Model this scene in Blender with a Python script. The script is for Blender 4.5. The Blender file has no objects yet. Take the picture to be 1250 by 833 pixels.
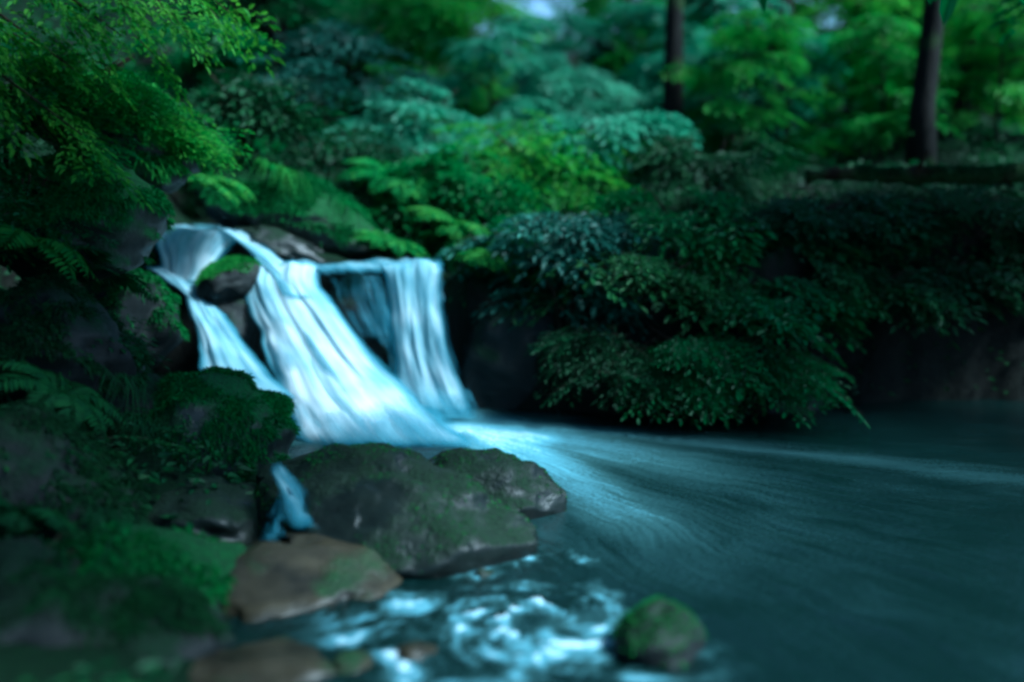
import bpy, bmesh, math, random
import numpy as np
from mathutils import Vector, Matrix

S = bpy.context.scene
COL = S.collection
R = math.radians

# ------------------------------------------------------------------ camera
CAM_H, PITCH, LENS = 1.75, 8.0, 35.0
cam_d = bpy.data.cameras.new('camera')
cam = bpy.data.objects.new('camera', cam_d)
COL.objects.link(cam)
cam.location = (0, 0, CAM_H)
cam.rotation_euler = (R(90 - PITCH), 0, 0)
cam_d.lens = LENS
cam_d.sensor_width = 36
cam_d.clip_start = 0.05
cam_d.clip_end = 2000
cam_d.dof.use_dof = True
cam_d.dof.focus_distance = 6.2
cam_d.dof.aperture_fstop = 0.34
S.camera = cam

# ------------------------------------------------------------------ light
SUN_EL, SUN_AZ = 50.0, 112.0          # degrees; azimuth clockwise from +Y
w = bpy.data.worlds.new('World')
S.world = w
w.use_nodes = True
nt = w.node_tree
nt.nodes.clear()
sky = nt.nodes.new('ShaderNodeTexSky')
sky.sky_type = 'NISHITA'
sky.sun_disc = False
sky.sun_elevation = R(SUN_EL)
sky.sun_rotation = R(SUN_AZ)
sky.air_density = 1.0
sky.dust_density = 0.6
sky.ozone_density = 1.0
bg = nt.nodes.new('ShaderNodeBackground')
bg.inputs['Strength'].default_value = 0.085
wo = nt.nodes.new('ShaderNodeOutputWorld')
nt.links.new(sky.outputs[0], bg.inputs[0])
nt.links.new(bg.outputs[0], wo.inputs[0])
sun_d = bpy.data.lights.new('sun', 'SUN')
sun_d.energy = 4.9
sun_d.angle = R(12)
sun_d.color = (1.0, 0.97, 0.9)
sun = bpy.data.objects.new('sun', sun_d)
COL.objects.link(sun)
sdir = Vector((math.sin(R(SUN_AZ)) * math.cos(R(SUN_EL)), math.cos(R(SUN_AZ)) * math.cos(R(SUN_EL)), math.sin(R(SUN_EL))))
sun.rotation_euler = sdir.to_track_quat('Z', 'Y').to_euler()
sun.location = (0, 0, 30)

S.view_settings.view_transform = 'Standard'
S.view_settings.look = 'None'
S.view_settings.gamma = 1
S.view_settings.exposure = 1.12
S.view_settings.use_white_balance = True
S.view_settings.white_balance_temperature = 4750
S.view_settings.white_balance_tint = -7
S.cycles.filter_width = 3.0
S.cycles.use_denoising = True
S.cycles.max_bounces = 8
S.cycles.transparent_max_bounces = 12

# ------------------------------------------------------------------ helpers
FPX = 1250 * LENS / 36.0
CP, SP = math.cos(R(PITCH)), math.sin(R(PITCH))

def ray(px, py):
    u, v = (px - 625.0) / FPX, (416.5 - py) / FPX
    return Vector((u, CP + v * SP, -SP + v * CP))

def at(px, py, Y):
    d = ray(px, py)
    return Vector((0, 0, CAM_H)) + d * (Y / d.y)

def onz(px, py, z=0.0):
    d = ray(px, py)
    return Vector((0, 0, CAM_H)) + d * ((z - CAM_H) / d.z)

def hash3(ix, iy, iz, seed):
    n = (ix.astype(np.int64) * 374761393 + iy.astype(np.int64) * 668265263 + iz.astype(np.int64) * 1440662683 + seed * 974711) & 0xffffffff
    n = ((n ^ (n >> 13)) * 1274126177) & 0xffffffff
    n = ((n ^ (n >> 16)) * 2246822519) & 0xffffffff
    n = n ^ (n >> 15)
    return (n & 0xffffff).astype(np.float64) / 0xffffff

def vnoise(p, seed=0):
    p = np.asarray(p, float)
    i = np.floor(p).astype(np.int64)
    f = p - i
    f = f * f * f * (f * (f * 6 - 15) + 10)
    r = 0
    for dx in (0, 1):
        for dy in (0, 1):
            for dz in (0, 1):
                wgt = (f[:, 0] if dx else 1 - f[:, 0]) * (f[:, 1] if dy else 1 - f[:, 1]) * (f[:, 2] if dz else 1 - f[:, 2])
                r = r + wgt * hash3(i[:, 0] + dx, i[:, 1] + dy, i[:, 2] + dz, seed)
    return r * 2 - 1

def fbm(p, seed=0, octv=4, gain=0.5):
    p = np.asarray(p, float)
    a, s, r = 1.0, 1.0, 0
    for k in range(octv):
        r = r + a * vnoise(p * s, seed + k * 17)
        a *= gain
        s *= 2.03
    return r

def sstep(a, b, x):
    t = np.clip((x - a) / (b - a), 0, 1)
    return t * t * (3 - 2 * t)

def mesh_np(name, verts, faces, smooth=True, uv=None, attrs=None):
    """faces: array (n,3) or (n,4)"""
    me = bpy.data.meshes.new(name)
    verts = np.ascontiguousarray(verts, np.float32)
    if not isinstance(faces, (list, tuple)):
        faces = [faces]
    faces = [np.ascontiguousarray(f, np.int32) for f in faces if len(f)]
    loops = np.concatenate([f.ravel() for f in faces])
    sizes = np.concatenate([np.full(len(f), f.shape[1], np.int32) for f in faces])
    starts = np.concatenate([[0], np.cumsum(sizes)[:-1]]).astype(np.int32)
    me.vertices.add(len(verts))
    me.vertices.foreach_set('co', verts.ravel())
    me.loops.add(len(loops))
    me.loops.foreach_set('vertex_index', loops)
    me.polygons.add(len(sizes))
    me.polygons.foreach_set('loop_start', starts)
    me.update(calc_edges=True)
    me.polygons.foreach_set('use_smooth', np.full(len(sizes), smooth, bool))
    if uv is not None:
        l = me.uv_layers.new(name='UVMap')
        l.data.foreach_set('uv', np.ascontiguousarray(np.asarray(uv, np.float32)[loops]).ravel())
    for k, a in (attrs or {}).items():
        at_ = me.attributes.new(k, 'FLOAT', 'POINT')
        at_.data.foreach_set('value', np.ascontiguousarray(a, np.float32))
    me.validate()
    return me

def link(name, me, mat=None, parent=None, loc=(0, 0, 0)):
    o = bpy.data.objects.new(name, me)
    COL.objects.link(o)
    o.location = loc
    if mat is not None and len(me.materials) == 0:
        me.materials.append(mat)
    if parent is not None:
        o.parent = parent
    return o

def tag(o, label=None, cat=None, group=None, kind=None):
    if label: o['label'] = label
    if cat: o['category'] = cat
    if group: o['group'] = group
    if kind: o['kind'] = kind
    return o

def empty(name, loc=(0, 0, 0)):
    o = bpy.data.objects.new(name, None)
    COL.objects.link(o)
    o.location = loc
    o.empty_display_size = 0.2
    return o

class Geo:
    """collects quads/tris, then becomes one mesh"""
    def __init__(self):
        self.v, self.q, self.t, self.n = [], [], [], 0
    def add(self, v, q=None, t=None):
        v = np.asarray(v, float)
        if q is not None and len(q): self.q.append(np.asarray(q, np.int64) + self.n)
        if t is not None and len(t): self.t.append(np.asarray(t, np.int64) + self.n)
        self.v.append(v)
        self.n += len(v)
    def mesh(self, name, smooth=True):
        fs = []
        if self.q: fs.append(np.concatenate(self.q))
        if self.t: fs.append(np.concatenate(self.t))
        return mesh_np(name, np.concatenate(self.v), fs, smooth)

def tube(geo, pts, rad, n=7, cap=True):
    pts = np.asarray(pts, float)
    rad = np.asarray(rad, float) * np.ones(len(pts))
    tan = np.gradient(pts, axis=0)
    tan /= np.linalg.norm(tan, axis=1)[:, None] + 1e-9
    ref = np.array([0.31, 0.95, 0.08]) if abs(tan[0][2]) > 0.7 else np.array([0, 0, 1.0])
    a = np.cross(tan, ref); a /= np.linalg.norm(a, axis=1)[:, None] + 1e-9
    b = np.cross(tan, a)
    ang = np.linspace(0, 2 * math.pi, n, endpoint=False)
    ring = a[:, None, :] * np.cos(ang)[None, :, None] + b[:, None, :] * np.sin(ang)[None, :, None]
    v = pts[:, None, :] + ring * rad[:, None, None]
    m = len(pts)
    i = np.arange(m - 1)[:, None] * n
    j = np.arange(n)[None, :]
    j2 = (j + 1) % n
    q = np.stack([i + j, i + j2, i + n + j2, i + n + j], -1).reshape(-1, 4)
    v = v.reshape(-1, 3)
    t = None
    if cap:
        v = np.vstack([v, pts[0], pts[-1]])
        k = np.arange(n); k2 = (k + 1) % n
        t = np.vstack([np.stack([k2, k, np.full(n, m * n)], 1), np.stack([(m - 1) * n + k, (m - 1) * n + k2, np.full(n, m * n + 1)], 1)])
    geo.add(v, q, t)

# ------------------------------------------------------------------ materials
def newmat(name):
    m = bpy.data.materials.new(name)
    m.use_nodes = True
    t = m.node_tree
    t.nodes.clear()
    out = t.nodes.new('ShaderNodeOutputMaterial')
    return m, t, out

def N(t, typ, ins=None, **kw):
    n = t.nodes.new(typ)
    for k, v in kw.items(): setattr(n, k, v)
    for k, v in (ins or {}).items():
        if hasattr(v, 'is_output') or isinstance(v, bpy.types.NodeSocket): t.links.new(v, n.inputs[k])
        else: n.inputs[k].default_value = v
    return n

def ramp(t, fac, stops):
    n = t.nodes.new('ShaderNodeValToRGB')
    e = n.color_ramp.elements
    while len(e) < len(stops): e.new(0.5)
    for k, (p, c) in enumerate(stops):
        e[k].position = p
        e[k].color = (*c, 1) if len(c) == 3 else c
    t.links.new(fac, n.inputs[0])
    return n.outputs[0]

def math_(t, op, a, b=None, clamp=False):
    n = t.nodes.new('ShaderNodeMath')
    n.operation = op
    n.use_clamp = clamp
    for k, v in ((0, a), (1, b)):
        if v is None: continue
        if isinstance(v, bpy.types.NodeSocket): t.links.new(v, n.inputs[k])
        else: n.inputs[k].default_value = v
    return n.outputs[0]

def mixc(t, fac, a, b):
    n = t.nodes.new('ShaderNodeMix')
    n.data_type = 'RGBA'
    for k, v in ((0, fac), (6, a), (7, b)):
        if isinstance(v, bpy.types.NodeSocket): t.links.new(v, n.inputs[k])
        else: n.inputs[k].default_value = v if not isinstance(v, tuple) or len(v) != 3 else (*v, 1)
    return n.outputs[2]

def leaf_material(name, c1, c2, c3, rough=0.48, trans=0.35, scale=1.6):
    m, t, out = newmat(name)
    oi = N(t, 'ShaderNodeObjectInfo')
    geo = N(t, 'ShaderNodeNewGeometry')
    no = N(t, 'ShaderNodeTexNoise', {'Vector': geo.outputs['Position'], 'Scale': scale, 'Detail': 2.0})
    isl = geo.outputs['Random Per Island']
    f = math_(t, 'ADD', math_(t, 'MULTIPLY', oi.outputs['Random'], 0.35),
              math_(t, 'ADD', math_(t, 'MULTIPLY', no.outputs[0], 0.45), math_(t, 'MULTIPLY', isl, 0.35)))
    col = ramp(t, f, [(0.25, c1), (0.55, c2), (0.9, c3)])
    bs = N(t, 'ShaderNodeBsdfPrincipled', {'Base Color': col, 'Roughness': rough + 0.1, 'Specular IOR Level': 0.3})
    tr = N(t, 'ShaderNodeBsdfTranslucent', {'Color': col})
    mx = N(t, 'ShaderNodeMixShader', {0: trans, 1: bs.outputs[0], 2: tr.outputs[0]})
    t.links.new(mx.outputs[0], out.inputs[0])
    return m

def bark_material(name, c1, c2, moss=0.3):
    m, t, out = newmat(name)
    tc = N(t, 'ShaderNodeTexCoord')
    mp = N(t, 'ShaderNodeMapping', {'Vector': tc.outputs['Object'], 'Scale': (9, 9, 1.6)})
    n1 = N(t, 'ShaderNodeTexNoise', {'Vector': mp.outputs[0], 'Scale': 2.0, 'Detail': 6.0, 'Roughness': 0.65})
    n2 = N(t, 'ShaderNodeTexNoise', {'Vector': tc.outputs['Object'], 'Scale': 1.7, 'Detail': 3.0})
    col = ramp(t, n1.outputs[0], [(0.35, c1), (0.65, c2)])
    mk = ramp(t, n2.outputs[0], [(0.62 - moss * 0.4, (0, 0, 0)), (0.72 - moss * 0.4, (1, 1, 1))])
    col = mixc(t, mk, col, (0.025, 0.055, 0.012))
    bp = N(t, 'ShaderNodeBump', {'Height': n1.outputs[0], 'Strength': 0.7, 'Distance': 0.03})
    bs = N(t, 'ShaderNodeBsdfPrincipled', {'Base Color': col, 'Roughness': 0.85, 'Specular IOR Level': 0.15, 'Normal': bp.outputs[0]})
    t.links.new(bs.outputs[0], out.inputs[0])
    return m

def rock_material(name, dark, light, moss_lo, moss_hi, moss_amt, rough=0.35):
    """wet stone; moss grows on the upward faces"""
    m, t, out = newmat(name)
    tc = N(t, 'ShaderNodeTexCoord')
    geo = N(t, 'ShaderNodeNewGeometry')
    P = geo.outputs['Position']
    n1 = N(t, 'ShaderNodeTexNoise', {'Vector': P, 'Scale': 5.0, 'Detail': 8.0, 'Roughness': 0.65})
    mpv = N(t, 'ShaderNodeMapping', {'Vector': P, 'Rotation': (0.1, 0.5, 0.3), 'Scale': (4, 6, 22)})
    n2 = N(t, 'ShaderNodeTexNoise', {'Vector': mpv.outputs[0], 'Scale': 1.0, 'Detail': 5.0})
    n3 = N(t, 'ShaderNodeTexNoise', {'Vector': P, 'Scale': 2.3, 'Detail': 5.0, 'Roughness': 0.6})
    n4 = N(t, 'ShaderNodeTexNoise', {'Vector': P, 'Scale': 38.0, 'Detail': 4.0})
    f = math_(t, 'ADD', math_(t, 'MULTIPLY', n1.outputs[0], 0.6), math_(t, 'MULTIPLY', n2.outputs[0], 0.4))
    rc = ramp(t, f, [(0.35, dark), (0.66, light)])
    sx = N(t, 'ShaderNodeSeparateXYZ', {0: geo.outputs['Normal']})
    mf = math_(t, 'ADD', math_(t, 'MULTIPLY', sx.outputs[2], 0.7), math_(t, 'MULTIPLY', math_(t, 'SUBTRACT', n3.outputs[0], 0.5), 2.2))
    mf = math_(t, 'ADD', mf, moss_amt - 0.5)
    mk = ramp(t, mf, [(0.25, (0, 0, 0)), (0.55, (1, 1, 1))])
    mc = ramp(t, n4.outputs[0], [(0.3, moss_lo), (0.7, moss_hi)])
    col = mixc(t, mk, rc, mc)
    rr = mixc(t, mk, (rough,) * 3, (0.9,) * 3)
    h = math_(t, 'ADD', math_(t, 'MULTIPLY', f, 0.6), math_(t, 'MULTIPLY', math_(t, 'MULTIPLY', n4.outputs[0], mk), 0.8))
    bp = N(t, 'ShaderNodeBump', {'Height': h, 'Strength': 0.8, 'Distance': 0.035})
    bs = N(t, 'ShaderNodeBsdfPrincipled', {'Base Color': col, 'Roughness': rr, 'Specular IOR Level': 0.3, 'Normal': bp.outputs[0]})
    t.links.new(bs.outputs[0], out.inputs[0])
    return m

M = {}
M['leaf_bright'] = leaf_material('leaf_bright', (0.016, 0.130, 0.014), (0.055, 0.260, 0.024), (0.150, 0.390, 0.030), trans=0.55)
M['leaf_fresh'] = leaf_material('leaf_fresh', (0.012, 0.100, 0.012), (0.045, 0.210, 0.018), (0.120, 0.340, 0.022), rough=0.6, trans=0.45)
M['leaf_pale_skylit'] = leaf_material('leaf_pale_skylit', (0.025, 0.150, 0.075), (0.075, 0.300, 0.160), (0.170, 0.450, 0.280), rough=0.4, trans=0.5)  # pale mint glow of sky-lit canopy put into the leaf colour
M['leaf_teal_skylit'] = leaf_material('leaf_teal_skylit', (0.006, 0.040, 0.024), (0.018, 0.085, 0.056), (0.060, 0.190, 0.135), rough=0.4, trans=0.3)  # blue-teal sky reflection painted into the leaf colour
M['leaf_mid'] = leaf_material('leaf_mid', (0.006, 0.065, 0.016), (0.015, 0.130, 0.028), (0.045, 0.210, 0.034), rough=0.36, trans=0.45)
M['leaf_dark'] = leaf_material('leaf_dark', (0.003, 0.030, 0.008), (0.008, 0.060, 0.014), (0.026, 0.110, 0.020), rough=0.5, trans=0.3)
M['fern'] = leaf_material('fern', (0.006, 0.080, 0.012), (0.018, 0.150, 0.018), (0.065, 0.220, 0.022), rough=0.7, trans=0.45)
M['moss_dark_shade'] = leaf_material('moss_dark_shade', (0.002, 0.018, 0.005), (0.006, 0.040, 0.009), (0.016, 0.080, 0.013), rough=0.85, trans=0.2, scale=5)  # darker copy of the moss, lower-left shade put into its colour
M['fern_shade'] = leaf_material('fern_shade', (0.003, 0.030, 0.008), (0.007, 0.058, 0.012), (0.018, 0.095, 0.016), rough=0.7, trans=0.35)  # darker copy of the fern colour with the bank's shade painted in
M['moss'] = leaf_material('moss', (0.007, 0.070, 0.014), (0.020, 0.140, 0.020), (0.050, 0.220, 0.024), rough=0.8, trans=0.25, scale=4)
M['bark'] = bark_material('bark', (0.003, 0.003, 0.003), (0.012, 0.012, 0.010), 0.15)
M['twig'] = bark_material('twig', (0.010, 0.009, 0.006), (0.035, 0.028, 0.018), 0.0)
M['log'] = bark_material('log', (0.006, 0.004, 0.002), (0.034, 0.020, 0.008), 0.40)
M['rock_wet'] = rock_material('rock_wet', (0.002, 0.004, 0.004), (0.011, 0.017, 0.014), (0.002, 0.009, 0.004), (0.006, 0.022, 0.007), 0.36, 0.42)
M['rock_moss'] = rock_material('rock_moss', (0.004, 0.007, 0.006), (0.020, 0.026, 0.022), (0.003, 0.024, 0.006), (0.012, 0.075, 0.013), 0.85, 0.4)
M['rock_tan'] = rock_material('rock_tan', (0.008, 0.008, 0.005), (0.050, 0.042, 0.024), (0.008, 0.030, 0.010), (0.02, 0.06, 0.015), 0.02, 0.4)
M['rock_dark'] = rock_material('rock_dark', (0.002, 0.004, 0.004), (0.009, 0.013, 0.012), (0.002, 0.010, 0.004), (0.005, 0.024, 0.007), 0.40, 0.7)

def soil_material():
    m, t, out = newmat('forest_soil')
    geo = N(t, 'ShaderNodeNewGeometry')
    P = geo.outputs['Position']
    n1 = N(t, 'ShaderNodeTexNoise', {'Vector': P, 'Scale': 3.0, 'Detail': 8.0, 'Roughness': 0.7})
    n2 = N(t, 'ShaderNodeTexNoise', {'Vector': P, 'Scale': 1.1, 'Detail': 4.0})
    n3 = N(t, 'ShaderNodeTexNoise', {'Vector': P, 'Scale': 45.0, 'Detail': 3.0})
    rc = ramp(t, n1.outputs[0], [(0.35, (0.003, 0.004, 0.003)), (0.65, (0.011, 0.013, 0.009))])
    sx = N(t, 'ShaderNodeSeparateXYZ', {0: geo.outputs['Normal']})
    mf = math_(t, 'ADD', sx.outputs[2], math_(t, 'MULTIPLY', math_(t, 'SUBTRACT', n2.outputs[0], 0.5), 2.0))
    mk = ramp(t, mf, [(0.45, (0, 0, 0)), (0.8, (1, 1, 1))])
    mc = ramp(t, n3.outputs[0], [(0.3, (0.0015, 0.008, 0.003)), (0.7, (0.004, 0.020, 0.005))])
    col = mixc(t, mk, rc, mc)
    bp = N(t, 'ShaderNodeBump', {'Height': math_(t, 'ADD', n1.outputs[0], math_(t, 'MULTIPLY', n3.outputs[0], 0.3)), 'Strength': 0.9, 'Distance': 0.06})
    bs = N(t, 'ShaderNodeBsdfPrincipled', {'Base Color': col, 'Roughness': 0.85, 'Specular IOR Level': 0.15, 'Normal': bp.outputs[0]})
    t.links.new(bs.outputs[0], out.inputs[0])
    return m
M['soil'] = soil_material()

def fall_material():
    m, t, out = newmat('falling_water')
    uv = N(t, 'ShaderNodeUVMap', uv_map='UVMap')
    ed = N(t, 'ShaderNodeAttribute', attribute_name='edge')
    mp1 = N(t, 'ShaderNodeMapping', {'Vector': uv.outputs[0], 'Scale': (4.5, 0.6, 1)})
    mp2 = N(t, 'ShaderNodeMapping', {'Vector': uv.outputs[0], 'Scale': (55.0, 1.6, 1)})
    mp3 = N(t, 'ShaderNodeMapping', {'Vector': uv.outputs[0], 'Scale': (3.2, 2.2, 1)})
    n1 = N(t, 'ShaderNodeTexNoise', {'Vector': mp1.outputs[0], 'Scale': 1.0, 'Detail': 3.0, 'Distortion': 0.4})
    n2 = N(t, 'ShaderNodeTexNoise', {'Vector': mp2.outputs[0], 'Scale': 1.0, 'Detail': 2.0, 'Distortion': 0.3})
    n3 = N(t, 'ShaderNodeTexNoise', {'Vector': mp3.outputs[0], 'Scale': 1.0, 'Detail': 2.0})
    s = math_(t, 'ADD', math_(t, 'MULTIPLY', n1.outputs[0], 0.38), math_(t, 'ADD', math_(t, 'MULTIPLY', n2.outputs[0], 0.20), math_(t, 'MULTIPLY', n3.outputs[0], 0.42)))
    dens = math_(t, 'ADD', math_(t, 'MULTIPLY', math_(t, 'SUBTRACT', s, 0.5), 1.6), math_(t, 'SUBTRACT', math_(t, 'MULTIPLY', ed.outputs['Fac'], 1.15), 0.42))
    al = ramp(t, dens, [(0.0, (0, 0, 0)), (0.22, (0.42, 0.42, 0.42)), (0.75, (0.95, 0.95, 0.95))])
    col = ramp(t, dens, [(0.1, (0.06, 0.23, 0.31)), (0.45, (0.14, 0.35, 0.43)), (0.70, (0.34, 0.55, 0.62)), (1.0, (0.80, 0.87, 0.90))])
    df = N(t, 'ShaderNodeBsdfPrincipled', {'Base Color': col, 'Roughness': 0.55, 'Specular IOR Level': 0.3})
    tl = N(t, 'ShaderNodeBsdfTranslucent', {'Color': col})
    mx = N(t, 'ShaderNodeMixShader', {0: 0.45, 1: df.outputs[0], 2: tl.outputs[0]})
    tp = N(t, 'ShaderNodeBsdfTransparent')
    mo = N(t, 'ShaderNodeMixShader', {0: al, 1: tp.outputs[0], 2: mx.outputs[0]})
    t.links.new(mo.outputs[0], out.inputs[0])
    return m
M['fall'] = fall_material()

def pool_material():
    m, t, out = newmat('pool_water')
    uv = N(t, 'ShaderNodeUVMap', uv_map='UVMap')
    fo = N(t, 'ShaderNodeAttribute', attribute_name='foam')
    mp1 = N(t, 'ShaderNodeMapping', {'Vector': uv.outputs[0], 'Scale': (0.55, 15.0, 1)})
    mp2 = N(t, 'ShaderNodeMapping', {'Vector': uv.outputs[0], 'Scale': (2.5, 60.0, 1)})
    geo = N(t, 'ShaderNodeNewGeometry')
    n1 = N(t, 'ShaderNodeTexNoise', {'Vector': mp1.outputs[0], 'Scale': 1.0, 'Detail': 4.0, 'Distortion': 0.0})
    n2 = N(t, 'ShaderNodeTexNoise', {'Vector': mp2.outputs[0], 'Scale': 1.0, 'Detail': 3.0, 'Distortion': 0.0})
    n3 = N(t, 'ShaderNodeTexNoise', {'Vector': geo.outputs['Position'], 'Scale': 40.0, 'Detail': 4.0, 'Distortion': 0.3})
    s = math_(t, 'ADD', math_(t, 'MULTIPLY', n1.outputs[0], 0.32), math_(t, 'ADD', math_(t, 'MULTIPLY', n2.outputs[0], 0.33), math_(t, 'MULTIPLY', n3.outputs[0], 0.35)))
    mk = math_(t, 'ADD', fo.outputs['Fac'], math_(t, 'MULTIPLY', math_(t, 'SUBTRACT', s, 0.5), 1.15), clamp=True)
    mk = math_(t, 'MULTIPLY', mk, math_(t, 'ADD', math_(t, 'MULTIPLY', fo.outputs['Fac'], 2.5), 0.12, clamp=True), clamp=True)
    col = ramp(t, mk, [(0.0, (0.003, 0.010, 0.009)), (0.35, (0.028, 0.068, 0.070)), (0.75, (0.12, 0.29, 0.35)), (1.0, (0.62, 0.76, 0.82))])
    rg = ramp(t, mk, [(0.0, (0.22,) * 3), (0.5, (0.6,) * 3)])
    bp = N(t, 'ShaderNodeBump', {'Height': s, 'Strength': 0.35, 'Distance': 0.04})
    bs = N(t, 'ShaderNodeBsdfPrincipled', {'Base Color': col, 'Roughness': rg, 'IOR': 1.33, 'Normal': bp.outputs[0]})
    t.links.new(bs.outputs[0], out.inputs[0])
    return m
M['pool'] = pool_material()

# ------------------------------------------------------------------ terrain
BX = np.array([-60, -6, -3.4, -2.9, -1.9, -1.2, -0.45, -0.25, 0.49, 1.07, 1.6, 2.2, 2.9, 4.2, 8, 14, 60])
BY = np.array([9.0, 9.0, 8.9, 8.75, 8.6, 8.6, 8.6, 8.35, 8.25, 8.1, 8.0, 8.1, 8.7, 8.7, 8.4, 8.0, 8.0])
HX = np.array([-60, -3.4, -2.9, -2.45, -2.2, -1.7, -1.2, -0.5, 0.3, 1.2, 2.2, 3.5, 5.5, 60])
HZ = np.array([2.2, 1.5, 1.40, 1.40, 1.25, 1.15, 1.12, 1.12, 1.0, 1.2, 1.5, 1.75, 1.85, 2.0])
LY = np.array([-10, 2.0, 3.0, 4.0, 5.0, 6.0, 7.0, 8.0, 9.0, 60])
LX = np.array([-0.9, -0.9, -0.75, -1.0, -1.3, -1.5, -2.1, -2.6, -3.3, -3.6])

def terrain_z(x, y):
    x = np.asarray(x, float); y = np.asarray(y, float)
    p = np.stack([x, y, 0 * x], -1).reshape(-1, 3)
    nA = fbm(p * 0.55, 3, 4).reshape(x.shape)
    nB = fbm(p * 2.2, 9, 4).reshape(x.shape)
    d = y - np.interp(x, BX, BY) - 0.10 * nB
    H = np.interp(x, HX, HZ)
    back = np.clip(d - 0.5, 0, None)
    slope = 0.16 + 0.42 * sstep(0.6, -4.5, x)
    zf = -0.6 + (H + 0.6) * sstep(-0.12, 0.22, d) + slope * np.minimum(back, 9) + 0.10 * np.clip(back - 9, 0, None)
    far = np.clip(np.hypot(x, y - 8) - 22, 0, None)
    dl = np.interp(y, LY, LX) - x - 0.12 * nB
    zl = -0.6 + 0.62 * sstep(-0.15, 0.35, dl) + (0.16 + 0.46 * sstep(4.2, 7.2, y)) * np.clip(dl - 0.1, 0, 3.2) + 0.95 * np.clip(dl - 2.4, 0, 9) + 0.12 * np.clip(dl - 12.3, 0, None)
    zn = -0.6 + 1.0 * sstep(1.9, 0.9, y - 0.1 * nB) + 0.1 * np.clip(0.9 - y, 0, 20)
    z = np.maximum(np.maximum(zf, zl), zn)
    land = sstep(-0.3, 0.4, z)
    z = z + land * (0.16 * nA * np.clip(1 + 0 * x, 0, 1) + 0.05 * nB) + 0.04 * far * (1 + 0.4 * nA)
    # channel of the stream above the falls
    ch = np.exp(-((x + 2.72 + 0.35 * (y - 8.8) * (y > 8.8)) / 0.42) ** 2) * sstep(8.6, 9.0, y) * sstep(16, 11, y)
    z = z - ch * (0.22 + 0.42 * np.clip(y - 9, 0, 5) * 0.9)
    return z

def axis(lo, hi, fine_lo, fine_hi, step, growth=1.12):
    a = list(np.arange(fine_lo, fine_hi + 1e-6, step))
    s = step
    while a[-1] < hi:
        s *= growth; a.append(a[-1] + s)
    s = step
    while a[0] > lo:
        s *= growth; a.insert(0, a[0] - s)
    return np.array(a)

def grid_faces(nx, ny):
    i = np.arange(nx - 1)[None, :] + np.arange(ny - 1)[:, None] * nx
    return np.stack([i, i + 1, i + nx + 1, i + nx], -1).reshape(-1, 4)

gx = axis(-160, 160, -6, 6, 0.075)
gy = axis(-60, 240, 1.5, 13, 0.075)
XX, YY = np.meshgrid(gx, gy)
ZZ = terrain_z(XX, YY)
me = mesh_np('ground', np.stack([XX, YY, ZZ], -1).reshape(-1, 3), grid_faces(len(gx), len(gy)))
tag(link('ground', me, M['soil']), kind='structure')

def tz(x, y):
    return float(terrain_z(np.array([x]), np.array([y]))[0])

# ------------------------------------------------------------------ pool
px_ = axis(-4.5, 16, -1.9, 3.2, 0.02, 1.04)
py_ = axis(-2, 9.4, 2.6, 8.6, 0.02, 1.06)
PX, PY = np.meshgrid(px_, py_)
fx, fy = PX.ravel(), PY.ravel()

def seg_dist(x, y, pts):
    best = np.full(len(x), 1e9); tt = np.zeros(len(x))
    n = len(pts) - 1
    for k in range(n):
        a, b = pts[k], pts[k + 1]
        dx, dy = b[0] - a[0], b[1] - a[1]
        t = np.clip(((x - a[0]) * dx + (y - a[1]) * dy) / (dx * dx + dy * dy), 0, 1)
        d = np.hypot(x - a[0] - t * dx, y - a[1] - t * dy)
        m = d < best
        best = np.where(m, d, best); tt = np.where(m, (k + t) / n, tt)
    return best, tt

def zpts(*pp): return [tuple(onz(*p)[:2]) for p in pp]
warp = fbm(np.stack([fx, fy, 0 * fx], -1) * 1.3, 21, 3)
foam = np.zeros(len(fx))
d, t = seg_dist(fx, fy, zpts((400, 525), (480, 530), (560, 525), (640, 535)))
foam = np.maximum(foam, 0.84 * np.exp(-(d / 0.45) ** 2))
d, t = seg_dist(fx, fy, zpts((500, 506), (560, 506), (620, 516)))
foam = np.maximum(foam, (0.70 - .25 * t) * np.exp(-(d / 0.34) ** 2))
d, t = seg_dist(fx, fy, zpts((560, 530), (640, 550), (700, 585), (750, 620), (830, 665), (930, 710)))
foam = np.maximum(foam, (0.90 - 0.85 * t) * np.exp(-((d + 0.06 * warp) / (0.20 + 0.35 * t)) ** 2))
d, t = seg_dist(fx, fy, zpts((570, 508), (660, 520), (760, 530), (900, 546), (1050, 562), (1200, 580), (1280, 590)))
foam = np.maximum(foam, (0.52 - 0.40 * t) * np.exp(-((d + 0.07 * warp) / (0.20 + 0.12 * t)) ** 2))
d, t = seg_dist(fx, fy, zpts((640, 530), (800, 560), (900, 600)))
foam = np.maximum(foam, (0.56 - 0.4 * t) * np.exp(-((d + .1 * warp) / 0.62) ** 2))
# the eddy in front of the boulder
ec = onz(655, 762)
ex, ey = fx - ec.x, (fy - ec.y) * 1.0
er = np.hypot(ex, ey); ea = np.arctan2(ey, ex)
sw = ea + 3.2 * np.exp(-er / 0.35) + 1.2 * er
sp = fbm(np.stack([np.cos(sw) * (er * 5 + 1.6), np.sin(sw) * (er * 5 + 1.6), er * 15], -1), 31, 6, 0.68)
em = np.exp(-(er / 0.50) ** 4) * sstep(0.02, 0.16, er)
foam = np.maximum(foam, em * (0.26 + 0.66 * sp))
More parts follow.
